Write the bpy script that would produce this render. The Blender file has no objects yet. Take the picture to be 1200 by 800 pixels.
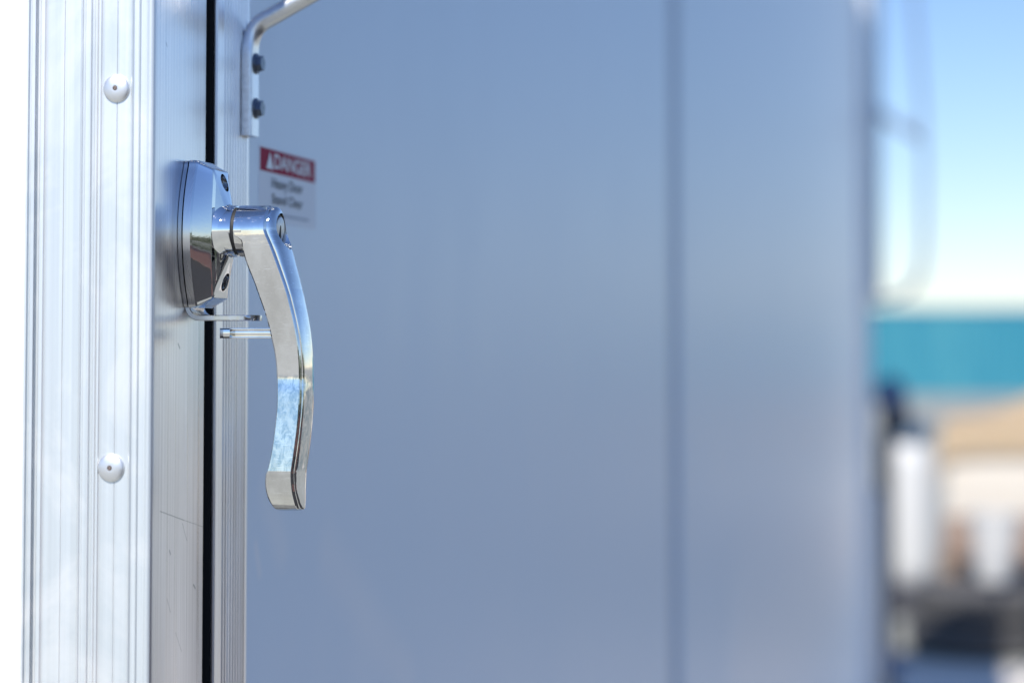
import bpy, bmesh, math, random
from mathutils import Vector, Matrix
random.seed(7)
R = math.radians
S = bpy.context.scene
COL = S.collection

# ------------------------------------------------------------------ camera
F = 2400.0                       # focal length in pixels of a 1200 px wide picture
A = math.atan(530 / F)           # the door plane recedes 12.5 degrees right of the view axis
YC = 0.95                        # distance along the door to the corner of the trailer
H = 0.3915                       # camera's distance out from the door plane (x = 0)
ZC = 1.6                         # eye height
cam = bpy.data.cameras.new('camera')
cam.sensor_width = 36.0
cam.lens = F / 1200 * 36.0
cam.clip_start = 0.05
cam.clip_end = 3000
cam.dof.use_dof = True
cam.dof.focus_distance = 1.05
cam.dof.aperture_fstop = 3.9
camo = bpy.data.objects.new('camera', cam)
COL.objects.link(camo)
camo.location = (H, 0, ZC)
PITCH = R(2.5)                   # tilted up a little: the uprights lean together, as in the photograph
V0 = 400 - F * math.tan(PITCH)
cam.shift_y = -(400 - V0) / 1200  # the photograph is an off-centre crop
camo.rotation_euler = (R(90) + PITCH, 0, A)
S.camera = camo

# ------------------------------------------------------------------ sky, sun, exposure
SUN_EL, SUN_AZ = 47.0, 191.5     # azimuth clockwise from +Y: behind the camera, a little left
w = bpy.data.worlds.new('World'); S.world = w; w.use_nodes = True
nt = w.node_tree; nt.nodes.clear()
sky = nt.nodes.new('ShaderNodeTexSky'); sky.sky_type = 'NISHITA'; sky.sun_disc = False
sky.sun_elevation = R(SUN_EL); sky.sun_rotation = R(SUN_AZ)
sky.altitude = 1500; sky.air_density = 1.35; sky.dust_density = 0.0; sky.ozone_density = 4.0
bg = nt.nodes.new('ShaderNodeBackground'); bg.inputs[1].default_value = 0.077
wo = nt.nodes.new('ShaderNodeOutputWorld')
tint = nt.nodes.new('ShaderNodeMix'); tint.data_type = 'RGBA'; tint.blend_type = 'MULTIPLY'; tint.inputs[0].default_value = 1
tint.inputs[7].default_value = (.90, .955, 1.16, 1)      # the photograph's cool white balance
nt.links.new(sky.outputs[0], tint.inputs[6]); nt.links.new(tint.outputs[2], bg.inputs[0]); nt.links.new(bg.outputs[0], wo.inputs[0])
sl = bpy.data.lights.new('sun', 'SUN'); sl.energy = 3.15; sl.angle = R(0.5); sl.color = (1, .955, .89)
so = bpy.data.objects.new('sun', sl); COL.objects.link(so)
sd = Vector((math.sin(R(SUN_AZ)) * math.cos(R(SUN_EL)), math.cos(R(SUN_AZ)) * math.cos(R(SUN_EL)), math.sin(R(SUN_EL))))
so.rotation_euler = sd.to_track_quat('Z', 'Y').to_euler()
so.location = (-3, -6, 8)
S.view_settings.view_transform = 'Standard'
S.view_settings.look = 'None'
S.view_settings.exposure = 0.68
S.view_settings.gamma = 1
S.view_settings.use_curve_mapping = False

# ------------------------------------------------------------------ helpers
RT = Vector((math.cos(A), math.sin(A), 0)); VW = Vector((-math.sin(A) * math.cos(PITCH), math.cos(A) * math.cos(PITCH), math.sin(PITCH))); UP = RT.cross(VW)
def ray(u, v): return VW + RT * ((u - 600) / F) + UP * ((V0 - v) / F)
def onY(u, v, y):                 # size of things measured off the photo, on a plane of known distance
    d = ray(u, v); t = y / d.y
    return Vector((H + d.x * t, y, ZC + d.z * t))
def onX(u, v, x=0.0):
    d = ray(u, v); t = (x - H) / d.x
    return Vector((x, d.y * t, ZC + d.z * t))

def tag(o, label=None, cat=None, group=None, kind=None):
    if label: o['label'] = label
    if cat: o['category'] = cat
    if group: o['group'] = group
    if kind: o['kind'] = kind
    return o
def empty(name, loc=(0, 0, 0)):
    o = bpy.data.objects.new(name, None); COL.objects.link(o); o.location = loc
    o.empty_display_size = 0.1
    return o
def finish(name, bm, mat, parent=None, smooth=35, world=True):
    bmesh.ops.recalc_face_normals(bm, faces=bm.faces)
    if smooth:
        for f in bm.faces: f.smooth = True
        for e in bm.edges:
            if len(e.link_faces) == 2 and e.calc_face_angle(0) > R(smooth): e.smooth = False
    me = bpy.data.meshes.new(name); bm.to_mesh(me); bm.free()
    me.materials.append(mat)
    o = bpy.data.objects.new(name, me); COL.objects.link(o)
    if parent:
        o.parent = parent
        if world:
            p = parent; off = Vector((0, 0, 0))
            while p: off += p.location; p = p.parent
            for v in me.vertices: v.co -= off
    return o
def box(bm, x0, x1, y0, y1, z0, z1, bev=0):
    t = bmesh.new()
    bmesh.ops.create_cube(t, size=1)
    for v in t.verts:
        v.co = Vector((x0 + (v.co.x + .5) * (x1 - x0), y0 + (v.co.y + .5) * (y1 - y0), z0 + (v.co.z + .5) * (z1 - z0)))
    if bev: bmesh.ops.bevel(t, geom=t.edges[:], offset=bev, segments=2, profile=.5, affect='EDGES')
    merge(bm, t)
def merge(bm, t):
    me = bpy.data.meshes.new('t'); t.to_mesh(me); t.free(); bm.from_mesh(me); bpy.data.meshes.remove(me)
def loft(bm, loops, cap=True, close=True):
    rows = [[bm.verts.new(p) for p in lp] for lp in loops]
    n = len(rows[0])
    for a, b in zip(rows, rows[1:]):
        for i in range(n if close else n - 1):
            j = (i + 1) % n
            bm.faces.new((a[i], a[j], b[j], b[i]))
    if cap and close:
        bm.faces.new(rows[0][::-1]); bm.faces.new(rows[-1])
    return rows
def cyl(bm, c, axis, r, length, seg=48, bev=0, r2=None):
    axis = Vector(axis).normalized(); q = axis.to_track_quat('Z', 'Y'); c = Vector(c); r2 = r if r2 is None else r2
    prof = [(r, 0), (r2, length)]
    if bev: prof = [(r, 0), (r2, length - bev), (r2 - bev * .3, length - bev * .3), (r2 - bev, length)]
    loft(bm, [[c + q @ Vector((rr * math.cos(2 * math.pi * i / seg), rr * math.sin(2 * math.pi * i / seg), zz)) for i in range(seg)] for rr, zz in prof])
def lathe(bm, c, axis, prof, seg=48):
    axis = Vector(axis).normalized(); q = axis.to_track_quat('Z', 'Y'); c = Vector(c)
    loft(bm, [[c + q @ Vector((max(rr, 1e-5) * math.cos(2 * math.pi * i / seg), max(rr, 1e-5) * math.sin(2 * math.pi * i / seg), zz)) for i in range(seg)] for rr, zz in prof])
def tube(bm, pts, r, seg=16):
    pts = [Vector(p) for p in pts]; loops = []
    up = None
    for i, p in enumerate(pts):
        t = (pts[min(i + 1, len(pts) - 1)] - pts[max(i - 1, 0)]).normalized()
        if up is None: up = t.orthogonal().normalized()
        up = (up - t * up.dot(t)).normalized(); s = t.cross(up)
        rr = r[i] if isinstance(r, (list, tuple)) else r
        loops.append([p + up * rr * math.cos(2 * math.pi * k / seg) + s * rr * math.sin(2 * math.pi * k / seg) for k in range(seg)])
    loft(bm, loops)
def spline(ks, n):                # Catmull-Rom through tuples, n steps a span
    out = []
    for i in range(len(ks) - 1):
        p0, p1, p2, p3 = ks[max(i - 1, 0)], ks[i], ks[i + 1], ks[min(i + 2, len(ks) - 1)]
        for k in range(n):
            t = k / n
            out.append(tuple(.5 * (2 * b + (c - a) * t + (2 * a - 5 * b + 4 * c - d) * t * t + (3 * b - a - 3 * c + d) * t ** 3) for a, b, c, d in zip(p0, p1, p2, p3)))
    out.append(tuple(ks[-1]))
    return out
def interp(x, tab):
    if x <= tab[0][0]: return tab[0][1]
    for (a, p), (b, q) in zip(tab, tab[1:]):
        if x <= b: return p + (q - p) * (x - a) / (b - a)
    return tab[-1][1]

# ------------------------------------------------------------------ materials
def mat(name, col=(.5, .5, .5), rough=.5, metal=0.0, spec=.5, coat=0.0):
    m = bpy.data.materials.new(name); m.use_nodes = True
    b = m.node_tree.nodes['Principled BSDF']
    b.inputs['Base Color'].default_value = (*col, 1); b.inputs['Roughness'].default_value = rough
    b.inputs['Metallic'].default_value = metal; b.inputs['Specular IOR Level'].default_value = spec
    b.inputs['Coat Weight'].default_value = coat
    return m
def N(m, t, **k):
    n = m.node_tree.nodes.new(t)
    for a, v in k.items():
        if a in n.inputs: n.inputs[a].default_value = v
        else: setattr(n, a, v)
    return n
def L(m, a, b): m.node_tree.links.new(a, b)
def bsdf(m): return m.node_tree.nodes['Principled BSDF']
def noise(m, scale, stretch=(1, 1, 1), detail=4, rough=.6, dist=0):
    tc = N(m, 'ShaderNodeTexCoord'); mp = N(m, 'ShaderNodeMapping'); mp.inputs['Scale'].default_value = stretch
    n = N(m, 'ShaderNodeTexNoise'); n.inputs['Scale'].default_value = scale; n.inputs['Detail'].default_value = detail
    n.inputs['Roughness'].default_value = rough; n.inputs['Distortion'].default_value = dist
    L(m, tc.outputs['Object'], mp.inputs[0]); L(m, mp.outputs[0], n.inputs['Vector'])
    return n.outputs['Fac']
def ramp(m, src, stops):
    r = N(m, 'ShaderNodeValToRGB'); e = r.color_ramp.elements
    while len(e) < len(stops): e.new(.5)
    for k, (p, c) in enumerate(stops):
        e[k].position = p; e[k].color = (*c, 1) if len(c) == 3 else c
    L(m, src, r.inputs[0]); return r.outputs[0]
def remap(m, src, a, b, c, d):
    r = N(m, 'ShaderNodeMapRange'); 
    for i, v in enumerate((a, b, c, d)): r.inputs[i + 1].default_value = v
    L(m, src, r.inputs[0]); return r.outputs[0]
def bump(m, src, strength, dist, prev=None):
    b = N(m, 'ShaderNodeBump'); b.inputs['Strength'].default_value = strength; b.inputs['Distance'].default_value = dist
    L(m, src, b.inputs['Height'])
    if prev: L(m, prev, b.inputs['Normal'])
    return b.outputs[0]
def mixc(m, fac, a, b):
    x = N(m, 'ShaderNodeMix'); x.data_type = 'RGBA'
    if isinstance(fac, float): x.inputs[0].default_value = fac
    else: L(m, fac, x.inputs[0])
    for k, c in ((6, a), (7, b)):
        if isinstance(c, tuple): x.inputs[k].default_value = (*c, 1)
        else: L(m, c, x.inputs[k])
    return x.outputs[2]

def line_mask(m, a, b, width, wob=0.0):
    """1 on a straight mark between two points of the y-z plane (object space)"""
    a = Vector((0, *a)); b = Vector((0, *b)); ab = b - a
    tc = N(m, 'ShaderNodeTexCoord'); fl = N(m, 'ShaderNodeVectorMath', operation='MULTIPLY'); fl.inputs[1].default_value = (0, 1, 1)
    L(m, tc.outputs['Object'], fl.inputs[0]); src = fl.outputs[0]
    if wob:
        n = N(m, 'ShaderNodeTexNoise'); n.inputs['Scale'].default_value = 120; L(m, src, n.inputs['Vector'])
        w_ = N(m, 'ShaderNodeVectorMath', operation='MULTIPLY_ADD'); L(m, n.outputs['Color'], w_.inputs[0]); w_.inputs[1].default_value = (0, wob, wob); L(m, src, w_.inputs[2]); src = w_.outputs[0]
    pa = N(m, 'ShaderNodeVectorMath', operation='SUBTRACT'); L(m, src, pa.inputs[0]); pa.inputs[1].default_value = a
    dt = N(m, 'ShaderNodeVectorMath', operation='DOT_PRODUCT'); L(m, pa.outputs[0], dt.inputs[0]); dt.inputs[1].default_value = ab / ab.length_squared
    cl = N(m, 'ShaderNodeClamp'); L(m, dt.outputs['Value'], cl.inputs[0])
    sc = N(m, 'ShaderNodeVectorMath', operation='SCALE'); sc.inputs[0].default_value = ab; L(m, cl.outputs[0], sc.inputs['Scale'])
    df = N(m, 'ShaderNodeVectorMath', operation='SUBTRACT'); L(m, pa.outputs[0], df.inputs[0]); L(m, sc.outputs[0], df.inputs[1])
    ln = N(m, 'ShaderNodeVectorMath', operation='LENGTH'); L(m, df.outputs[0], ln.inputs[0])
    return remap(m, ln.outputs['Value'], width, width * .2, 0, 1)
def add_marks(m, marks, col):
    b = bsdf(m); src = b.inputs['Base Color'].links[0].from_socket
    for a, c_, w_, k in marks:
        f = line_mask(m, a, c_, w_, .0006 if w_ < .002 else 0); g = N(m, 'ShaderNodeMath', operation='MULTIPLY'); L(m, f, g.inputs[0]); g.inputs[1].default_value = k
        src = mixc(m, g.outputs[0], src, col)
    L(m, src, b.inputs['Base Color'])

def chrome_mat(name, hazy=False):
    m = mat(name, (.83, .83, .82), .05, 1)
    n1 = noise(m, 260, (1, 1, 1), 3); n2 = noise(m, 900, (1, 1, .18), 5, .7)
    r = ramp(m, n2, [(.52, (.03,) * 3), (.75, (.10,) * 3)])
    L(m, r, bsdf(m).inputs['Roughness'])
    nn = bump(m, n1, .05, .0004)
    nn = bump(m, n2, .015, .0002, nn)
    L(m, nn, bsdf(m).inputs['Normal'])
    return m
CH = chrome_mat('chrome_plating')
def lever_mat():
    m = chrome_mat('worn_chrome_plating')
    b = bsdf(m)
    mott = noise(m, 330, (1, 1, .45), 6, .75, .6)
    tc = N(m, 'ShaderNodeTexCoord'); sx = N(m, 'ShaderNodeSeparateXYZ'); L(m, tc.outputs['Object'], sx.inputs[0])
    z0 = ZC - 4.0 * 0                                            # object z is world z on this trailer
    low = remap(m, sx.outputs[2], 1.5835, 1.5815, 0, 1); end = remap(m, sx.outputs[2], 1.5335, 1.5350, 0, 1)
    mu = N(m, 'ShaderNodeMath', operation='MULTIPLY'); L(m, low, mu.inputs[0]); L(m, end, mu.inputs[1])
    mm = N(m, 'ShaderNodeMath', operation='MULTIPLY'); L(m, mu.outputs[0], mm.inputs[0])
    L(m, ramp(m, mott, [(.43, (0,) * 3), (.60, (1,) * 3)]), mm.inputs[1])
    # fine wear scratches at two angles
    def scr(ang, sc, lo, hi):
        mp = N(m, 'ShaderNodeMapping'); mp.inputs['Rotation'].default_value = (0, R(ang), 0); mp.inputs['Scale'].default_value = (1, 1, 14)
        n = N(m, 'ShaderNodeTexNoise'); n.inputs['Scale'].default_value = sc; n.inputs['Detail'].default_value = 2
        L(m, tc.outputs['Object'], mp.inputs[0]); L(m, mp.outputs[0], n.inputs['Vector'])
        return ramp(m, n.outputs['Fac'], [(lo, (0,) * 3), (hi, (1,) * 3)])
    s1 = scr(24, 150, .66, .73); s2 = scr(-50, 170, .67, .74)
    ad = N(m, 'ShaderNodeMath', operation='ADD'); L(m, s1, ad.inputs[0]); L(m, s2, ad.inputs[1]); ad.use_clamp = True
    bl_ = noise(m, 55, (1, 1, .6), 6, .7)
    c0_ = mixc(m, ramp(m, bl_, [(.40, (0,) * 3), (.62, (1,) * 3)]), (.85, .84, .82), (.70, .685, .66))
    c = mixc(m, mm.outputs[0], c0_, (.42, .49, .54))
    c = mixc(m, ad.outputs[0], c, (.95, .95, .95))
    L(m, c, b.inputs['Base Color'])
    old = b.inputs['Roughness'].links[0].from_socket
    a2 = N(m, 'ShaderNodeMath', operation='MULTIPLY_ADD'); L(m, ad.outputs[0], a2.inputs[0]); a2.inputs[1].default_value = .12; L(m, old, a2.inputs[2])
    L(m, a2.outputs[0], b.inputs['Roughness'])
    return m
CHL = lever_mat()

def alu(name, col=(.72, .73, .75), rough=(.22, .42), streak=True, metal=1.0, ax=(900, 900, 3), bstr=.12, var=.10):
    m = mat(name, col, .3, metal)
    fine = noise(m, 1, ax, 5, .65)
    big = noise(m, 9, (1, 1, .5), 4, .6, .4)
    L(m, remap(m, fine, .3, .7, rough[0], rough[1]), bsdf(m).inputs['Roughness'])
    c = mixc(m, ramp(m, fine, [(.38, (0,) * 3), (.64, (1,) * 3)]), tuple(x * (1 - 1.2 * var) for x in col), tuple(min(1, x * (1 + var)) for x in col))
    blot = ramp(m, big, [(.42, (0,) * 3), (.68, (1,) * 3)])
    c2 = mixc(m, blot, c, tuple(x * (1 - .6 * var) for x in col))
    L(m, c2, bsdf(m).inputs['Base Color'])
    L(m, bump(m, fine, bstr, .0003), bsdf(m).inputs['Normal'])
    return m
ALU_REAR = alu('brushed_aluminium', (.86, .84, .85), (.24, .44), var=.17)
ALU_SIDE = alu('extruded_aluminium', (.75, .785, .785), (.36, .46), metal=.6, ax=(500, 500, 1.5), bstr=.02, var=.04)
ALU_BAR = alu('cast_aluminium', (.84, .85, .86), (.3, .42), ax=(300, 300, 300), bstr=.25)
def pm(u, v, off): p = onX(u, v); return (p.y - off, p.z)
REAR_POST = ALU_REAR.copy(); REAR_POST.name = 'scratched_aluminium'
add_marks(REAR_POST, [(pm(188, 598, 4.5), pm(215, 608, 4.5), .00045, .55), (pm(215, 608, 4.5), pm(240, 617, 4.5), .0004, .4), (pm(214, 612, 4.5), pm(219, 632, 4.5), .0004, .5),
    (pm(196, 700, 4.5), pm(200, 716, 4.5), .0004, .5), (pm(227, 684, 4.5), pm(229, 688, 4.5), .0008, .7), (pm(199, 644, 4.5), pm(200, 648, 4.5), .0008, .7), (pm(206, 740, 4.5), pm(213, 762, 4.5), .0004, .4), (pm(209, 402, 4.5), pm(211, 407, 4.5), .0009, .6), (pm(195, 50, 4.5), pm(196, 54, 4.5), .0008, .5)], (.16, .17, .19))
def cloud_reflections():  # whiter patches: soft cloud reflections painted into the post's base colour
    m = ALU_SIDE; b = bsdf(m); src = b.inputs['Base Color'].links[0].from_socket
    n = noise(m, 16, (1, 1, .8), 5, .6, .5)
    f = ramp(m, n, [(.48, (0,) * 3), (.66, (1,) * 3)]); g = N(m, 'ShaderNodeMath', operation='MULTIPLY'); L(m, f, g.inputs[0]); g.inputs[1].default_value = .8
    L(m, mixc(m, g.outputs[0], src, (.93, .925, .90)), b.inputs['Base Color'])
cloud_reflections()
RIVET = mat('rivet_aluminium', (.80, .80, .80), .42, .85)
nn = noise(RIVET, 500, (1, 1, 1), 4); L(RIVET, bump(RIVET, nn, .12, .0004), bsdf(RIVET).inputs['Normal'])
PLUG = mat('rivet_mandrel_steel', (.22, .17, .15), .6, .6)
RUB = mat('black_rubber', (.004, .0045, .006), .9, 0, .06)
DARK = mat('dark_gap_rubber', (.02, .02, .02), .6)
BOLT = mat('zinc_steel', (.16, .19, .24), .38, .9)
SCREW = mat('screw_steel', (.30, .30, .31), .25, 1)
LOCK = mat('lock_face_steel', (.72, .72, .70), .42, .6)

def panel_mat():
    m = mat('white_gel_panel', (.52, .56, .63), .3, 0, .5)
    big = noise(m, 1.6, (1, 1, .5), 3, .5, .6)
    fine = noise(m, 14, (1, 1, .35), 5, .65)
    c = mixc(m, ramp(m, big, [(.35, (0,) * 3), (.65, (1,) * 3)]), (.77, .88, .96), (.79, .89, .97))
    L(m, c, bsdf(m).inputs['Base Color'])
    L(m, remap(m, fine, .3, .7, .36, .40), bsdf(m).inputs['Roughness'])
    
    return m
PANEL = panel_mat()
WALLP = PANEL.copy(); WALLP.name = 'reflection_streak_panel'
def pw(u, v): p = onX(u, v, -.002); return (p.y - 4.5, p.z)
add_marks(WALLP, [(pw(870, 815), pw(1000, 625), .32, .9)], (.99, .99, .99))  # broad diagonal reflection of something sunlit, painted into the wall's base colour
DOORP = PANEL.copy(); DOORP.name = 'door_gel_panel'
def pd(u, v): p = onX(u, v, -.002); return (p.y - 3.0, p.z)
add_marks(DOORP, [(pd(385, 650), pd(480, 800), .03, .35), (pd(312, 575), pd(330, 640), .02, .4), (pd(300, 640), pd(304, 670), .006, .5)], (.97, .97, .97))  # long pale streak is a reflection painted into the colour; smaller pale marks beside
WHITE = mat('white_painted_sheet', (.82, .82, .82), .35)
SEAM = mat('joint_strip', (.50, .56, .64), .45)

# ------------------------------------------------------------------ the ground
gm = mat('concrete_yard', (.36, .34, .31), .85)
n1 = noise(gm, .6, (1, 1, 1), 6, .65); n2 = noise(gm, 22, (1, 1, 1), 6, .7)
c = mixc(gm, ramp(gm, n1, [(.35, (0,) * 3), (.65, (1,) * 3)]), (.315, .32, .28), (.40, .40, .345))
c = mixc(gm, ramp(gm, n2, [(.45, (0,) * 3), (.7, (1,) * 3)]), c, (.29, .29, .255))
L(gm, c, bsdf(gm).inputs['Base Color']); L(gm, bump(gm, n2, .3, .01), bsdf(gm).inputs['Normal'])
bm = bmesh.new(); bmesh.ops.create_grid(bm, x_segments=2, y_segments=2, size=1500)
tag(finish('ground', bm, gm), kind='structure')
am = mat('added_dark_ground', (.05, .05, .052), .9, 0, .2)  # added dark sheet, out of view, standing in for shaded ground in reflections
n1 = noise(am, 40, (1, 1, 1), 6, .7); n2 = noise(am, .9, (1, 1, 1), 4)
L(am, mixc(am, ramp(am, n1, [(.4, (0,) * 3), (.7, (1,) * 3)]), (.026, .026, .028), (.055, .054, .052)), bsdf(am).inputs['Base Color'])
L(am, bump(am, n1, .4, .008), bsdf(am).inputs['Normal'])
bm = bmesh.new(); vs = [bm.verts.new(p) for p in ((.9, -9, .004), (8.95, -9, .004), (8.95, 6.5, .004), (.9, 6.5, .004))]; bm.faces.new(vs)
tag(finish('added_dark_ground', bm, am, smooth=0), kind='structure')

pm_ = mat('brightened_ground_tone', (.58, .56, .53), .8); n1 = noise(pm_, 3, (1, 1, 1), 5)  # invented pale patch: ground colour brightened where the trailer's shadow falls
L(pm_, mixc(pm_, n1, (.66, .60, .52), (.78, .72, .63)), bsdf(pm_).inputs['Base Color'])
bm = bmesh.new(); vs = [bm.verts.new(p) for p in ((-.6, 6.6, .004), (3.5, 6.6, .004), (3.5, 10.45, .004), (-.6, 10.45, .004))]; bm.faces.new(vs)
tag(finish('brightened_ground', bm, pm_, smooth=0), kind='structure')

# ------------------------------------------------------------------ the trailer
Z0, Z1 = 0.12, 2.98
YE = 8.1                                             # far end of the trailer
trailer = empty('enclosed_trailer', (-1.2, 4.5, 0))
tag(trailer, 'white enclosed trailer with ribbed aluminium corner post and chrome door latch', 'trailer')

# corner post: one extrusion, ribbed on the side the camera faces
prof = [(27.2, 3.0), (28.2, 0), (30, 0), (31, 1.3), (33.4, 1.7), (34.4, .1), (38, .1), (39.5, 2.8), (43.7, 2.8), (45, 0), (49, 0), (51, 1.3), (53, 1.0),
        (72.4, .9), (72.9, 1.3), (73.4, .9), (91.5, .9), (93.5, 0.1), (94.6, 1.0), (96.8, 1.0), (98, 0.1), (103.5, 0.1), (105.2, 1.5), (108, 1.5), (109.2, 0.1),
        (111, .1), (112.2, 1.0), (113.4, .1), (115.4, .1), (117, 1.1), (119, .9), (134.7, .9), (135.1, 1.25), (135.5, .9), (151, .9), (152.6, .3), (155, .9),
        (159.5, .9), (161, .3), (163, .9), (169.6, .9), (171.4, 0.2), (173, 0)]
pts = []
for u, d in prof:
    pts.append((onY(u, 400, YC + d * .001).x, YC + d * .001))
rc = .0028
for k in range(0, 9):
    a = R(90 * k / 8)
    pts.append((-rc + rc * math.sin(a), YC + rc - rc * math.cos(a)))
yS0 = onX(240.8, 400).y; yS1 = onX(252.6, 400).y; yF1 = onX(291, 400).y
pts += [(0, yS0 - .002), (-.0005, yS0 - .0008), (-.002, yS0), (-.03, yS0), (-.03, YC + .02), (pts[0][0], YC + .02)]
def extrude(bm, pts, z0, z1): loft(bm, [[Vector((x, y, z)) for x, y in pts] for z in (z0, z1)])
bm = bmesh.new(); n_front = len(prof)
extrude(bm, pts, Z0, Z1)
post = finish('corner_post', bm, ALU_SIDE, trailer, smooth=25)
post.data.materials.append(REAR_POST)
for p in post.data.polygons:
    if p.normal.x > .72: p.material_index = 1
tag(post, 'ribbed bright aluminium corner post in full sun')
# domed rivets down the post
yr = YC + .0009
zr = [onY(135, 104, yr).z, onY(132.5, 548, yr).z]; step = zr[0] - zr[1]
xr = (onY(135, 104, yr).x + onY(132.5, 548, yr).x) / 2
def rivet(x, z):
    bm = bmesh.new(); rr = .0070
    prof = [(rr, -.0004), (rr, .0004)] + [(rr * math.cos(R(a)), .0004 + .0021 * math.sin(R(a))) for a in range(10, 80, 7)] + [(.0013, .0024), (.0010, .0018), (0, .0018)]
    lathe(bm, (x, yr, z), (0, -1, 0), prof)
    o = finish('rivet', bm, RIVET, post, smooth=40)
    bm = bmesh.new(); lathe(bm, (x, yr - .0017, z), (0, -1, 0), [(.00095, 0), (.0009, .0007), (.0004, .0008), (0, .0006)], 16)
    me = finish('mandrel', bm, PLUG, None)
    o.data.materials.append(PLUG)
    t = bmesh.new(); t.from_mesh(o.data); k = len(t.faces); 
    me.data.transform(Matrix.Translation(-(trailer.location)))
    t.from_mesh(me.data); t.faces.ensure_lookup_table()
    for f in t.faces[k:]: f.material_index = 1
    t.to_mesh(o.data); t.free(); bpy.data.objects.remove(me)
    return o
for k in (-1, 0, 1, 2):
    rivet(xr - (.0006 if k else -.0006), zr[0] - step * k)

# white side sheet beyond the post, roof, closed far walls
x0 = pts[0][0]
bm = bmesh.new(); box(bm, -2.5, x0 + .004, YC + .0035, YC + .02, Z0 + .002, Z1 - .002)
finish('side_wall', bm, WHITE, trailer, smooth=0)
bm = bmesh.new(); box(bm, -2.51, -.001, YC + .001, YE + .001, Z1 + .001, Z1 + .05, .01)
finish('roof', bm, WHITE, trailer)
bm = bmesh.new(); box(bm, -2.5, -.05, YE - .02, YE - .002, Z0, Z1 - .002); box(bm, -2.5, -2.48, YC + .022, YE - .022, Z0, Z1 - .002)
finish('rear_wall', bm, WHITE, trailer, smooth=0)

# black rubber door seal
bm = bmesh.new(); box(bm, -.028, -.0016, yS0 + .0002, yS1 - .0002, Z0 + .001, Z1 - .001, .0008)
finish('weather_seal', bm, RUB, trailer)

# the door: aluminium edge frame and flat panels
door = empty('door', (0, 3, 0)); door.parent = trailer; door.location = Vector((0, 3, 0)) - trailer.location
fp = [(-.03, yS1), (-.001, yS1), (0, yS1 + .001)]
n = 9; y0 = yS1 + .011; y1 = yF1 - .003; st = (y1 - y0) / n
for k in range(n):
    fp += [(0, y0 + st * k), (-.0011, y0 + st * (k + .18)), (-.0011, y0 + st * (k + .42)), (0, y0 + st * (k + .6))]
fp += [(0, yF1 - .001), (-.001, yF1), (-.03, yF1)]
bm = bmesh.new(); extrude(bm, fp, Z0, Z1)
finish('door_frame', bm, ALU_REAR, door, smooth=20)
ys = onX(786, 400).y; ye = onX(799, 400).y
bm = bmesh.new(); box(bm, -.03, -.002, yF1 + .0003, ys, Z0, Z1)
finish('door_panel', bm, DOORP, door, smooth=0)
bm = bmesh.new(); box(bm, -.03, -.008, ys + .0003, ye - .0003, Z0, Z1)
finish('panel_joint', bm, SEAM, trailer, smooth=0)
bm = bmesh.new(); box(bm, -.03, -.002, ye, YE - .06, Z0, Z1)
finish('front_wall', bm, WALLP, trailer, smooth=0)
bm = bmesh.new(); box(bm, -.05, .035, YE - .0597, YE, Z0, Z1, .01)
fc = finish('corner_trim', bm, WHITE, trailer)

# tube ladder loop on the far end
AR = mat('ladder_aluminium', (.42, .5, .58), .35, .8)
lad = empty('ladder'); lad.parent = trailer; lad.location = Vector((.1, YE + .1, 2)) - trailer.location
yl = YE + .12
bm = bmesh.new()
tube(bm, [onY(u, v, yl) for u, v in ((1064, -120), (1070, -20), (1076, 60), (1081, 130), (1083, 200), (1083, 290), (1078, 325), (1062, 345), (1040, 352), (1015, 352), (1000, 352))], .014)
finish('rail', bm, AR, lad)
bm = bmesh.new()
tube(bm, [onY(u, v, yl) for u, v in ((1028, -120), (1026, 100), (1026, 346))], .022)
finish('rail', bm, AR, lad)
bm = bmesh.new(); tube(bm, [onY(u, v, yl) for u, v in ((1003, 122), (1026, 130), (1060, 150), (1083, 163))], .021)
finish('rung', bm, AR, lad)

# warning label on the door
LY0, LY1 = onX(303, 180, -.002).y, onX(370, 190, -.002).y
LZ1, LZ0 = ZC + .1128, ZC + .0695
XP = -.002
lab_m = mat('label_vinyl', (.88, .90, .92), .5, 0, .3)
red = mat('label_red', (.40, .008, .05), .6, 0, .12); ink = mat('label_ink', (.05, .06, .075), .5); wht = mat('label_white', (.85, .85, .86), .4)
bm = bmesh.new(); box(bm, XP - .0005, XP + .0002, LY0, LY1, LZ0, LZ1)
label = finish('warning_label', bm, lab_m, trailer, smooth=0)
tag(label, 'small white warning sticker with red danger band')
RY0, RY1 = LY0 + .0022, LY1 - .0028
RZ1, RZ0 = LZ1 - .0013, ZC + .0982
bm = bmesh.new(); box(bm, XP, XP + .00035, RY0, RY1, RZ0, RZ1)
finish('red_band', bm, red, label, smooth=0)
def lettering(txt, y0, y1, z0, z1, x, m, bold=0.0, name='lettering'):
    cu = bpy.data.curves.new('txt', 'FONT'); cu.body = txt; cu.size = 1; cu.offset = bold; cu.fill_mode = 'BOTH'
    o = bpy.data.objects.new('txt', cu); COL.objects.link(o)
    dg = bpy.context.evaluated_depsgraph_get(); dg.update()
    me = bpy.data.meshes.new_from_object(o.evaluated_get(dg))
    bpy.data.objects.remove(o)
    xs = [v.co.x for v in me.vertices]; yy = [v.co.y for v in me.vertices]
    a, b, c_, d = min(xs), max(xs), min(yy), max(yy)
    bm = bmesh.new(); bm.from_mesh(me)
    for v in bm.verts:
        v.co = Vector((x, y0 + (v.co.x - a) / (b - a) * (y1 - y0), z0 + (v.co.y - c_) / (d - c_) * (z1 - z0)))
    bpy.data.meshes.remove(me)
    return bm
def yy(u): return onX(u, 200, XP).y
bm = lettering('DANGER', yy(320.5), yy(363.5), ZC + .1008, ZC + .1096, XP + .0006, wht, .018)
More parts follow.
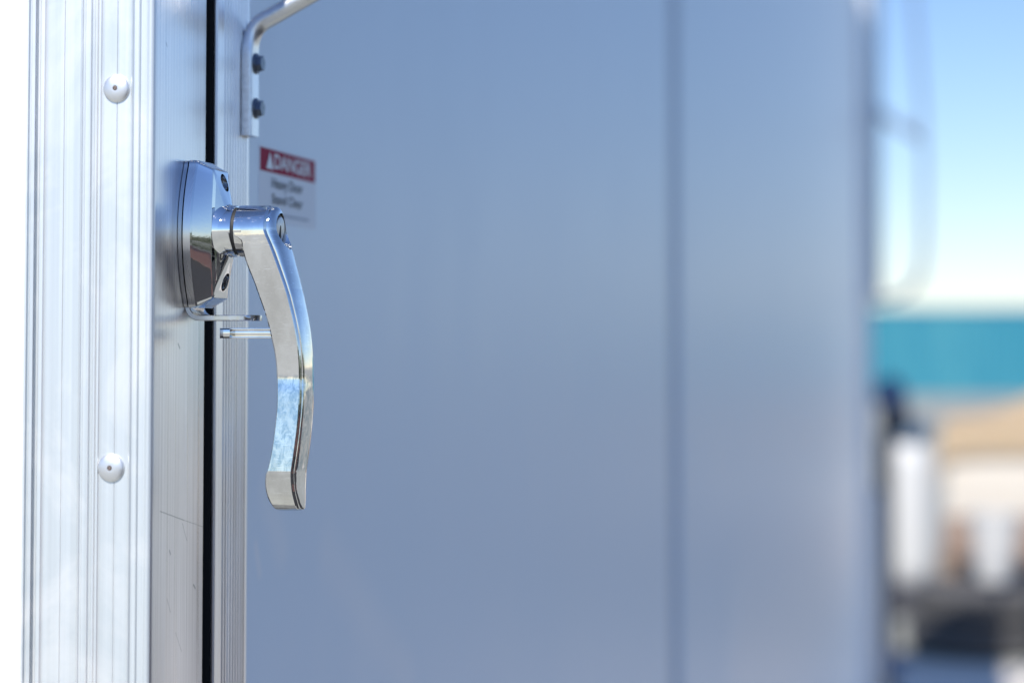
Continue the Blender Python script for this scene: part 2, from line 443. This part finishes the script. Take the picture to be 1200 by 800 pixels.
vs = [bm.verts.new((XP + .0006, a, ZC + b)) for a, b in ((yy(311), .1000), (yy(319.6), .1000), (yy(315.3), .1100))]; bm.faces.new(vs)
finish('lettering', bm, wht, label, smooth=0)
bm = lettering('Heavy Door', yy(318), yy(354), ZC + .0875, ZC + .0955, XP + .0005, ink, .01)
b2 = lettering('Stand Clear', yy(318), yy(354), ZC + .0803, ZC + .0862, XP + .0005, ink, .01); merge(bm, b2)
finish('lettering', bm, ink, label, smooth=0)
bm = bmesh.new()
y = yy(320)
while y < yy(360):
    l = random.uniform(.002, .006); box(bm, XP, XP + .0004, y, y + l, ZC + .0735, ZC + .0748); y += l + .0012
y = yy(360)
finish('fine_print', bm, mat('faded_ink', (.35, .4, .46), .5), label, smooth=0)

# ------------------------------------------------------------------ chrome latch
YH = 1.003                                            # hub axis
ZH = onY(281, 271, YH).z
ZB = onY(225, 275.5, YH).z
def outline(wd, hh, sag, rc, n=26):
    """barrel outline in the y-z plane: bowed sides, flat top and bottom, rounded corners"""
    p = []
    def side(z): return wd - sag * (z / hh) ** 2
    zc = hh - rc
    for k in range(n + 1):
        z = -zc + 2 * zc * k / n; p.append((side(z), z))
    wc = side(zc)
    for k in range(1, 7):
        a = R(90 * k / 7); p.append((wc - rc + rc * math.cos(a), zc + rc * math.sin(a)))
    top = wc - rc
    for k in range(5): p.append((top - 2 * top * k / 4, hh))
    q = [(-y, z) for y, z in p[:n + 7]][::-1]
    p += q[0:6] if False else []
    res = p[:]
    for k in range(6, 0, -1):
        a = R(90 * k / 7); res.append((-(wc - rc + rc * math.cos(a)), zc + rc * math.sin(a)))
    for k in range(n, -1, -1):
        z = -zc + 2 * zc * k / n; res.append((-side(z), z))
    for k in range(1, 7):
        a = R(90 * k / 7); res.append((-(wc - rc + rc * math.cos(a)), -zc - rc * math.sin(a)))
    for k in range(5): res.append((-top + 2 * top * k / 4, -hh))
    for k in range(6, 0, -1):
        a = R(90 * k / 7); res.append((wc - rc + rc * math.cos(a), -zc - rc * math.sin(a)))
    return res
def ring(X, wd, hh, sag=.0095, rc=.003): return [Vector((X, YH + y, ZB + z)) for y, z in outline(wd, hh, sag, rc)]
def cut(bm, cutter):
    """boolean difference, returned as a new bmesh"""
    bmesh.ops.recalc_face_normals(bm, faces=bm.faces); bmesh.ops.recalc_face_normals(cutter, faces=cutter.faces)
    ms = []
    for b in (bm, cutter):
        me = bpy.data.meshes.new('t'); b.to_mesh(me); b.free(); o = bpy.data.objects.new('t', me); COL.objects.link(o); ms.append(o)
    md = ms[0].modifiers.new('b', 'BOOLEAN'); md.operation = 'DIFFERENCE'; md.object = ms[1]; md.solver = 'EXACT'
    dg = bpy.context.evaluated_depsgraph_get(); dg.update()
    me = bpy.data.meshes.new_from_object(ms[0].evaluated_get(dg)); out = bmesh.new(); out.from_mesh(me)
    for o in ms: bpy.data.objects.remove(o)
    return out
SCR = [(.0166, ZH + .0252, Vector((1, 0, .27)).normalized()), (.0172, ZH - .0262, Vector((1, 0, -.27)).normalized())]
bm = bmesh.new()
loft(bm, [ring(.0026, .0212, .0375), ring(.0030, .0218, .0381), ring(.0068, .0216, .0379, .0092), ring(.0076, .0208, .0372, .0086, .0022), ring(.0077, .0207, .0371, .0085, .0022), ring(.0150, .0142, .0333, .0028, .0012), ring(.0155, .0137, .0328, .0028, .002), ring(.0162, .0112, .0296, .0022, .004), ring(.0206, .0062, .0150, .0010, .005), ring(.0212, .0052, .0130, .0010, .004)])
ct_ = bmesh.new()
for X_, z_, n_ in SCR: cyl(ct_, Vector((X_, YH + .001, z_)) - n_ * .0040, n_, .0048, .009, 40)
bm = cut(bm, ct_)
# raised boss that swells towards the hub
def ell(X, a, b, dz=0, n=64): return [Vector((X, YH + a * math.cos(2 * math.pi * k / n), ZH + dz + b * math.sin(2 * math.pi * k / n))) for k in range(n)]
loft(bm, [ell(.0150, .0136, .0170), ell(.0180, .0134, .0156), ell(.0200, .0130, .0142), ell(.0218, .0128, .0133)])
latch = finish('door_latch', bm, CH, trailer, smooth=21)
tag(latch, 'polished chrome latch housing bolted over the seal')
bm = bmesh.new(); lathe(bm, (.014, YH, ZH), (1, 0, 0), [(.0133, 0), (.0133, .0104), (.0130, .0110), (.0120, .0111)], 96)
finish('hub', bm, CH, latch, smooth=40)
bm = bmesh.new(); loft(bm, [ring(.0002, .0215, .0378), ring(.0022, .0215, .0378)])
# hasp: the backing plate turns out below the housing as a padlock tab
zt = onY(250, 372.7, YH).z; tk = .00145
path = [(.0012, ZB - .030), (.0012, zt + .0065)]
for k in range(1, 9):
    a = R(90 * k / 8); path.append((.0012 + .0065 - .0065 * math.cos(a), zt + .0065 - .0065 * math.sin(a)))
path += [(.012, zt), (.020, zt), (.028, zt), (.0315, zt), (.0335, zt), (.0350, zt), (.0362, zt), (.0370, zt), (.0374, zt)]
lo = []
for i, (x, z) in enumerate(path):
    a = path[max(i - 1, 0)]; b = path[min(i + 1, len(path) - 1)]
    t = Vector((b[0] - a[0], b[1] - a[1])).normalized(); nx, nz = -t.y, t.x
    wy = .0105 if x < .027 else .0105 * math.sqrt(max(0.02, 1 - ((x - .027) / .0106) ** 2))
    e = .0004
    lo.append([Vector((x + nx * s, YH + q, z + nz * s)) for q, s in ((-wy, -tk + e), (-wy + e, -tk), (wy - e, -tk), (wy, -tk + e), (wy, tk - e), (wy - e, tk), (-wy + e, tk), (-wy, tk - e))])
loft(bm, lo)
finish('hasp_plate', bm, alu('plated_steel', (.66, .66, .66), (.12, .3), ax=(300, 300, 60), bstr=.08), latch, smooth=40)
bm = bmesh.new(); cyl(bm, (.0245, YH, ZH), (1, 0, 0), .0123, .0030, 64)
finish('gasket', bm, DARK, latch)
def screw(X_, z_, n_):
    bm = bmesh.new()
    lathe(bm, Vector((X_, YH + .001, z_)) - n_ * .0038, n_, [(.0045, 0), (.0045, .0004), (.0040, .0014), (.0028, .0022), (.0018, .0024), (.0014, .0012), (0, .0010)], 40)
    finish('screw', bm, SCREW, latch, smooth=50)
for q in SCR: screw(*q)

# lever: loft of cross-sections, flat towards the camera, crowned outwards
RH = .0132
ST = [(269.5, None, 309.3, 13.2), (275, None, 311.2, 13.15), (281, 281.5, 313.8, 13.05), (290, 283.4, 317.6, 12.9), (306, 287.6, 323.5, 12.5), (330, 297, 332, 11.9), (345, 302.3, 336.7, 11.5), (358, 307, 340, 11.15),
      (372, 311.6, 343.4, 10.75), (386, 315.3, 346.2, 10.4), (401, 318.6, 348.6, 10.0), (414, 321.3, 350, 9.75), (428, 323, 350.9, 9.5), (441, 323.7, 351.1, 9.4), (448, 323.8, 351.1, 9.52), (460, 323.8, 351, 9.95), (480, 323.4, 350.3, 10.5),
      (505, 320.8, 348, 11.2), (531, 317, 344.6, 11.95), (549, 312.9, 341.9, 12.45), (553, 311.6, 341.5, 12.53), (557, 310.6, 341.4, 12.4), (567, 310.1, 341.9, 11.6), (578, 311.6, 343.3, 10.5), (587, 315, 345.4, 8.6), (593, 318.7, 347, 6.9), (596.5, 322, 348.0, 5.2), (598, 327, 347, 3.2)]
rows = []
Xin = .0270
for v, ul, ur, wm in ST:
    wv = wm * .001; y = YH - wv
    xo = onY(ur, v, y).x; z = onY(ur, v, y).z
    xi = Xin if ul is None else max(Xin, onY(ul, v, y).x)
    rows.append((z, xi, xo, wv))
fine = spline(rows, 12)
cyl_rows = []
for k in range(0, 30):
    a = R(89.5 - 89.5 * k / 30)
    dz = RH * math.sin(a); wv = RH * math.cos(a)
    xo = rows[0][2] - .0003 * (dz / RH) - .0022 * max(0, (dz / RH - .75) / .25) ** 2
    cyl_rows.append((ZH + dz, Xin, xo, wv))
allr = cyl_rows + [r for r in fine if r[0] < ZH - .0002]
def section(z, xi, xo, wv):
    dzh = abs(z - ZH)
    cr = interp(ZH - z, [(-.013, .0035), (0, .0058), (.012, .0048), (.03, .0030), (.06, .0022), (.12, .0020), (.138, .0016)])
    cr = min(cr, wv * .7)
    b = min(.0013, wv * .25)
    wf = interp(ZH - z, [(-.013, wv), (0, .0132), (.03, .0118), (.07, .0105), (.115, .0108), (.128, .0098), (.138, .0070), (.144, .0035)]) if z < ZH else wv
    P = [(xi, -wv + b * .6), (xi + b * .6, -wv), ((xi * .5 + xo * .5), -wv), (xo - b * .35, -wv), (xo, -wv + b * .25), (xo + b * .55, -wv + b * 1.25)]
    x1 = xo + b * .55; w1 = wv - b * 1.25; w2 = wf - b * 1.25
    for k in range(1, 36):
        a = math.pi - math.pi * k / 36
        P.append((x1 + cr * math.sin(a) ** .85 , (w1 + w2) / 2 * math.cos(a) + (w2 - w1) / 2))
    P += [(x1, w2), (xo, wf - b * .25), (xo - b * .35, wf), ((xi + xo) * .5, wf), (xi + b * .6, wf), (xi, wf - b * .6)]
    out = []
    for x, y in P:
        out.append(Vector((x, YH + y, z)))
    return out
bm = bmesh.new()
loft(bm, [section(*r) for r in allr])
zk = ZH + .0008; yk = YH + .0008; xl = rows[0][2] + .0010; nk = Vector((1, 0, -.10)).normalized()
ct_ = bmesh.new(); cyl(ct_, (xl, yk, zk), nk, .0082, .02, 64, 0, .0112)
bm = cut(bm, ct_)
lathe(bm, (.0266, YH, ZH), (1, 0, 0), [(.0126, 0), (.01325, .0004), (.01325, .0045), (.0120, .0065)], 96)
# thumb tab that meets the hasp: side sunk between two rails
yf = YH - .0103
a0 = onY(257.5, 390, yf); a1 = onY(318, 390, yf)
zt0 = onY(290, 396.3, yf).z; zt1 = onY(290, 384.3, yf).z
xa, xb = a0.x, a1.x
box(bm, xa, xb, YH - .0072, YH + .0072, zt0 + .0007, zt1 - .0007, .0001)
box(bm, xa, xb, YH - .0103, YH + .0103, zt1 - .0009, zt1, .0001)
box(bm, xa, xb, YH - .0103, YH + .0103, zt0, zt0 + .0009, .0001)
box(bm, xa, xa + .0055, YH - .0103, YH + .0103, zt0 + .0001, zt1 - .0001, .0002)
lever = finish('lever', bm, CHL, latch, smooth=24)
# key lock in the end of the hub
kc = Vector((xl, yk, zk))
bm = bmesh.new()
lathe(bm, kc - nk * .001, nk, [(.0078, 0), (.0078, .0026), (.0074, .0030), (.0070, .0026), (.0068, .0010)], 64)
finish('lock_ring', bm, SCREW, latch, smooth=40)
bm = bmesh.new(); lathe(bm, kc - nk * .001, nk, [(.0066, 0), (.0066, .0037), (.0062, .0040), (0, .0040)], 64)
finish('lock_cylinder', bm, LOCK, latch, smooth=40)
bm = bmesh.new(); box(bm, xl + .0026, xl + .0032, yk - .0008, yk + .0008, zk - .0046, zk + .0046)
finish('key_slot', bm, DARK, latch, smooth=0)

# ------------------------------------------------------------------ grab bar above, bolted to the door frame
YG = 1.0805
gp = [(292.5, 160, 3.6, 6.8), (292.6, 120, 3.6, 6.8), (292.6, 75, 3.6, 6.8), (292.8, 60, 3.8, 6.6), (294, 48, 4.3, 6.0), (298.5, 36, 4.9, 5.4), (307, 26.5, 5.2, 5.2), (320, 19, 5.2, 5.2), (340, 7.5, 5.2, 5.2), (372, -11, 5.2, 5.2), (402, -29, 5.2, 5.2), (417, -50, 5.2, 5.2), (420, -90, 5.2, 5.2), (420, -300, 5.2, 5.2), (417, -338, 5.2, 5.2), (400, -360, 5.2, 5.2), (310, -412, 5.2, 5.2), (294, -430, 4.3, 6.0), (292.6, -445, 3.6, 6.8), (292.6, -545, 3.6, 6.8)]
kp = [(onY(u, v, YG).x, onY(u, v, YG).z, a, b) for u, v, a, b in gp]
kp[0] = (kp[1][0], kp[0][1], kp[0][2], kp[0][3])
sp = spline(kp, 10); lo = []
for i, (x, z, a, b) in enumerate(sp):
    p = sp[max(i - 1, 0)]; q = sp[min(i + 1, len(sp) - 1)]
    t = Vector((q[0] - p[0], q[1] - p[1])).normalized(); nx, nz = t.y, -t.x
    ex = interp(a, [(3.6, .32), (5.2, 1.0)])
    l_ = []
    for k in range(40):
        th = 2 * math.pi * k / 40; c_, s_ = math.cos(th), math.sin(th)
        px = math.copysign(abs(c_) ** ex, c_) * a * .001; py = math.copysign(abs(s_) ** ex, s_) * b * .001
        l_.append(Vector((x + nx * px, YG + py, z + nz * px)))
    lo.append(l_)
bm = bmesh.new(); loft(bm, lo)
grab = finish('grab_bar', bm, ALU_BAR, trailer, smooth=45)
tag(grab, 'bent satin aluminium grab bar bolted on the door frame above the latch')
xg = kp[1][0] + .0036
def bolt(z):
    bm = bmesh.new()
    lathe(bm, (xg - .0003, YG + .0004, z), (1, 0, 0), [(.0058, 0), (.0058, .0010), (.0050, .0014)], 32)
    c0 = Vector((xg + .0006, YG + .0004, z))
    loft(bm, [[c0 + Vector((dx, r * math.cos(R(60 * k + 14)), r * math.sin(R(60 * k + 14)))) for k in range(6)] for dx, r in ((0, .0047), (.0030, .0047), (.0034, .0041))])
    finish('bolt', bm, BOLT, grab, smooth=25)
for v in (75, 127.5): bolt(onX(300.5, v, xg).z)
for v in (-468, -520): bolt(onX(300.5, v, xg).z)

# ------------------------------------------------------------------ far background, right
def px(u, v, y): return onY(u, v, y)
# dark jack post at the far corner with two pale blue marker lamps
yj = 8.75
jack = empty('jack_stand', (px(1040, 780, yj).x, yj, 0))
tag(jack, 'dark steel jack stand with blue caps standing at the far end of the trailer', 'jack')
jm = mat('dark_painted_steel', (.06, .065, .08), .45, .3); bl = mat('blue_cap', (.10, .16, .28), .4)
xj = jack.location.x
bm = bmesh.new(); tube(bm, [(xj, yj, .02), (xj, yj, 1.22)], .035); finish('post', bm, jm, jack)
bm = bmesh.new(); cyl(bm, (xj, yj, .005), (0, 0, 1), .12, .03); finish('foot', bm, jm, jack)
bm = bmesh.new(); box(bm, xj - .02, xj + .10, yj - .05, yj + .05, 1.22, 1.33, .02); finish('head', bm, jm, jack)
bm = bmesh.new(); lathe(bm, (xj + .02, yj, 1.33), (0, 0, 1), [(.07, 0), (.075, .03), (.06, .09), (.03, .12), (0, .125)]); finish('cap', bm, bl, jack)
bm = bmesh.new(); lathe(bm, (xj + .02, yj - .04, .26), (0, -1, 0), [(.055, 0), (.055, .04), (.03, .06), (0, .065)]); finish('lamp', bm, bl, jack)
# white gas cylinder on a low steel plinth, out in the sun beyond the trailer's shadow
yg = 12.4; pc = px(1066, 600, yg)
crate = empty('steel_crate', (pc.x, yg, 0)); tag(crate, 'low dark grey steel crate under the white gas cylinder', 'crate')
cm = mat('grey_steel', (.10, .10, .115), .5, .4)
bm = bmesh.new(); box(bm, pc.x - .20, pc.x + .20, yg - .2, yg + .2, .01, .16, .01); finish('crate_body', bm, cm, crate)
bm = bmesh.new(); box(bm, pc.x - .22, pc.x + .22, yg - .22, yg + .22, .162, .19, .008); finish('crate_lid', bm, cm, crate)
gas = empty('gas_cylinder', (pc.x, yg, .19)); tag(gas, 'white gas cylinder standing on the low grey crate', 'gas cylinder')
wm = mat('white_enamel', (.66, .65, .62), .4)
bm = bmesh.new(); lathe(bm, (pc.x, yg, .192), (0, 0, 1), [(.12, 0), (.145, .05), (.152, .12), (.152, .66), (.138, .75), (.10, .81), (.04, .83), (0, .83)]); finish('tank', bm, wm, gas)
bm = bmesh.new(); lathe(bm, (pc.x, yg, 1.01), (0, 0, 1), [(.115, 0), (.12, .02), (.12, .12), (.11, .135), (.105, .12), (.105, .01)]); finish('collar', bm, mat('blue_grey_collar', (.08, .13, .19), .5), gas)
bm = bmesh.new(); tube(bm, [(pc.x, yg, 1.02), (pc.x, yg, 1.12)], .02); cyl(bm, (pc.x - .03, yg, 1.11), (1, 0, 0), .03, .06); finish('valve', bm, jm, gas)
# pale stack at left of the cylinder: white fender board leaning on the trailer end
pf = px(1022, 640, 8.45)
fb = bmesh.new(); box(fb, pf.x - .045, pf.x + .045, 8.40, 8.50, .02, 1.00, .03)
o = finish('marker_post', fb, wm, None); tag(o, 'short pale marker post beside the jack stand', 'post')
# stack of two tyres with a white bucket on it
yt = 10.95; pt = px(1145, 720, yt)
tm = mat('tyre_rubber', (.085, .082, .08), .8)
def tyre(z, dx, label):
    t = empty('tyre', (pt.x + dx, yt, z)); tag(t, label, 'tyre', 'tyres stacked on the ground')
    bm = bmesh.new()
    R1, R0, hh = .36, .19, .172
    pr = [(R0, .02), (R0 + .02, .0), (R1 - .04, .004), (R1, .035), (R1, hh - .035), (R1 - .04, hh - .004), (R0 + .02, hh), (R0, hh - .02)]
    seg = 64; c0 = Vector((pt.x + dx, yt, z))
    loops = []
    for i in range(seg):
        a = 2 * math.pi * i / seg
        loops.append([c0 + Vector((r_ * (1 if r_ < .33 or i % 2 else .975) * math.cos(a), r_ * (1 if r_ < .33 or i % 2 else .975) * math.sin(a), q)) for r_, q in pr])
    loops.append(loops[0])
    loft(bm, loops, cap=False); bmesh.ops.remove_doubles(bm, verts=bm.verts, dist=1e-5)
    finish('tread', bm, tm, t)
    bm = bmesh.new(); lathe(bm, c0 + Vector((0, 0, .03)), (0, 0, 1), [(.188, 0), (.186, .12), (.15, .11), (.06, .08), (0, .08)]); finish('rim', bm, cm, t)
tyre(.008, 0, 'lower black tyre lying on the concrete yard'); tyre(.182, .03, 'upper black tyre under the white bucket')
pb = px(1166, 650, yt)
bk = empty('bucket', (pb.x, yt, .356)); tag(bk, 'white tapered bucket standing on the black tyres', 'bucket')
bm = bmesh.new(); lathe(bm, (pb.x, yt, .356), (0, 0, 1), [(.075, 0), (.085, .01), (.128, .34), (.134, .345), (.134, .36), (.124, .36), (.12, .33), (.08, .02), (0, .02)]); finish('pail', bm, wm, bk)
bm = bmesh.new(); tube(bm, [(pb.x + .137 * math.cos(a), yt - .05 * math.sin(a), .69 - .14 * math.sin(a)) for a in [math.pi * k / 16 for k in range(17)]], .003, 8); finish('bucket_handle', bm, SCREW, bk)
# cream crate on a pallet with a tan tarpaulin on top
yk_ = 14.0; k0 = px(1108, 560, yk_)
cr = empty('packing_crate', (k0.x + .75, yk_ + .5, .15)); tag(cr, 'large cream packing crate on a wooden pallet behind the bucket', 'crate')
crm = mat('cream_board', (.66, .60, .50), .7); nn = noise(crm, 3, (1, 1, 4), 4)
L(crm, mixc(crm, nn, (.58, .50, .41), (.74, .70, .62)), bsdf(crm).inputs['Base Color'])
bm = bmesh.new(); box(bm, k0.x, k0.x + 1.5, yk_, yk_ + 1.0, .165, 1.04, .02); finish('crate_body', bm, crm, cr)
bm = bmesh.new(); box(bm, k0.x - .012, k0.x + 1.512, yk_ - .025, yk_ - .002, .17, .44, .004)
finish('skirt_board', bm, mat('brown_board', (.30, .21, .16), .8), cr)
pl = empty('pallet', (k0.x + .75, yk_ + .5, .0)); tag(pl, 'brown wooden pallet under the cream crate', 'pallet')
pm = mat('pallet_wood', (.24, .17, .12), .8)
for i in range(7):
    bm = bmesh.new(); box(bm, k0.x - .05 + i * .235, k0.x + .12 + i * .235, yk_ - .05, yk_ + 1.05, .128, .15, .003)
    finish('deck_board', bm, pm, pl)
for i in range(3):
    bm = bmesh.new(); box(bm, k0.x - .04 + i * .74, k0.x + .08 + i * .74, yk_ - .04, yk_ + 1.04, .004, .126, .003)
    finish('runner', bm, pm, pl)
bm = bmesh.new(); nx_, ny_ = 40, 26; g = []
for i in range(nx_ + 1):
    rw = []
    for j in range(ny_ + 1):
        x = -0.12 + 1.74 * i / nx_; y = -.1 + 1.2 * j / ny_
        ex = max(0, -x, x - 1.5); ey = max(0, -y, y - 1.0); d = ex + ey
        z = 1.05 + .24 * math.exp(-((x - .85) / .55) ** 2 - ((y - .45) / .5) ** 2) - d * 2.2 + .012 * math.sin(9 * x + 3 * y)
        px_ = x if 0 <= x <= 1.5 else (-.03 + (x + .0) * .25 if x < 0 else 1.53 + (x - 1.5) * .25)
        py_ = y if 0 <= y <= 1 else (-.03 + y * .25 if y < 0 else 1.03 + (y - 1) * .25)
        rw.append((k0.x + px_, yk_ + py_, z))
    g.append(rw)
vt = [[bm.verts.new(p) for p in r_] for r_ in g]
for i in range(nx_):
    for j in range(ny_): bm.faces.new((vt[i][j], vt[i + 1][j], vt[i + 1][j + 1], vt[i][j + 1]))
bmesh.ops.solidify(bm, geom=bm.faces[:], thickness=.006)
tp = finish('tarpaulin', bm, mat('tan_canvas', (.80, .65, .45), .75)); tag(tp, 'tan tarpaulin heaped over the top of the cream crate', 'tarpaulin')
# teal shipping container across the yard
yc = 62.0; c0 = px(1000, 400, yc)
ct = empty('shipping_container', (c0.x + 6, yc, 0)); tag(ct, 'long teal shipping container across the yard below the sky', 'container')
tl = mat('teal_container_paint', (.045, .36, .47), .45)
nn = noise(tl, .8, (1, 1, .3), 5); L(tl, mixc(tl, ramp(tl, nn, [(.45, (0,) * 3), (.7, (1,) * 3)]), (.035, .24, .33), (.065, .29, .36)), bsdf(tl).inputs['Base Color'])
bm = bmesh.new(); pp = []; x = c0.x + .15
while x < c0.x + 12: pp += [(x, yc), (x + .07, yc), (x + .14, yc + .05), (x + .21, yc + .05)]; x += .28
pp += [(x, yc), (x, yc + 2.4), (c0.x + .15, yc + 2.4)]
extrude(bm, pp, .15, 2.5); finish('corrugated_wall', bm, tl, ct, smooth=0)
bm = bmesh.new()
xe = x
for xx in (c0.x, xe + .001): box(bm, xx, xx + .149, yc - .03, yc + 2.43, .02, 2.6, .01)
box(bm, c0.x + .15, xe, yc - .02, yc + 2.42, 2.502, 2.6, .01); box(bm, c0.x + .15, xe, yc - .02, yc + 2.42, .02, .148, .01)
finish('container_frame', bm, tl, ct)

# ------------------------------------------------------------------ unseen surroundings added for the chrome to mirror, behind and right of the camera
bw = mat('added_brick', (.40, .17, .11), .85)
br = N(bw, 'ShaderNodeTexBrick'); br.inputs['Scale'].default_value = 4; br.inputs['Color1'].default_value = (.42, .17, .11, 1); br.inputs['Color2'].default_value = (.34, .13, .09, 1); br.inputs['Mortar'].default_value = (.5, .45, .4, 1)
tc = N(bw, 'ShaderNodeTexCoord'); mp = N(bw, 'ShaderNodeMapping'); mp.inputs['Rotation'].default_value = (0, R(90), R(90)); L(bw, tc.outputs['Object'], mp.inputs[0]); L(bw, mp.outputs[0], br.inputs['Vector']); L(bw, br.outputs[0], bsdf(bw).inputs['Base Color'])
bwall = empty('added_brick_wall', (9.2, -4, 0)); tag(bwall, 'low red brick wall, added out of view to redden the chrome reflections', 'wall')
bm = bmesh.new(); box(bm, 9.0, 9.3, -16, 4.5, 0.001, 1.05); finish('added_brickwork', bm, bw, bwall, smooth=0)
bm = bmesh.new(); box(bm, 8.96, 9.34, -16.03, 4.53, 1.052, 1.12, .01); finish('added_coping', bm, gm, bwall)
lf = mat('added_hedge_leaf', (.06, .09, .03), .6)
nn = noise(lf, 2, (1, 1, 1), 4); L(lf, mixc(lf, nn, (.035, .06, .02), (.10, .13, .045)), bsdf(lf).inputs['Base Color'])
bm = bmesh.new()
for k in range(14000):
    y = random.uniform(-17, 5); hz = 2.0 + .35 * math.sin(y * 1.7) + .25 * math.sin(y * 4.1)
    c_ = Vector((random.uniform(10.0, 11.6), y, random.uniform(.1, hz)))
    s_ = random.uniform(.06, .13); a = Vector([random.gauss(0, 1) for _ in range(3)]).normalized(); b = a.orthogonal().normalized()
    bm.faces.new([bm.verts.new(c_ + a * s_), bm.verts.new(c_ + b * s_ * .5), bm.verts.new(c_ - a * s_), bm.verts.new(c_ - b * s_ * .5)])
o = finish('added_hedge', bm, lf, smooth=0); tag(o, 'green hedgerow added out of view behind the added low brick wall, mirrored in the chrome', kind='stuff')
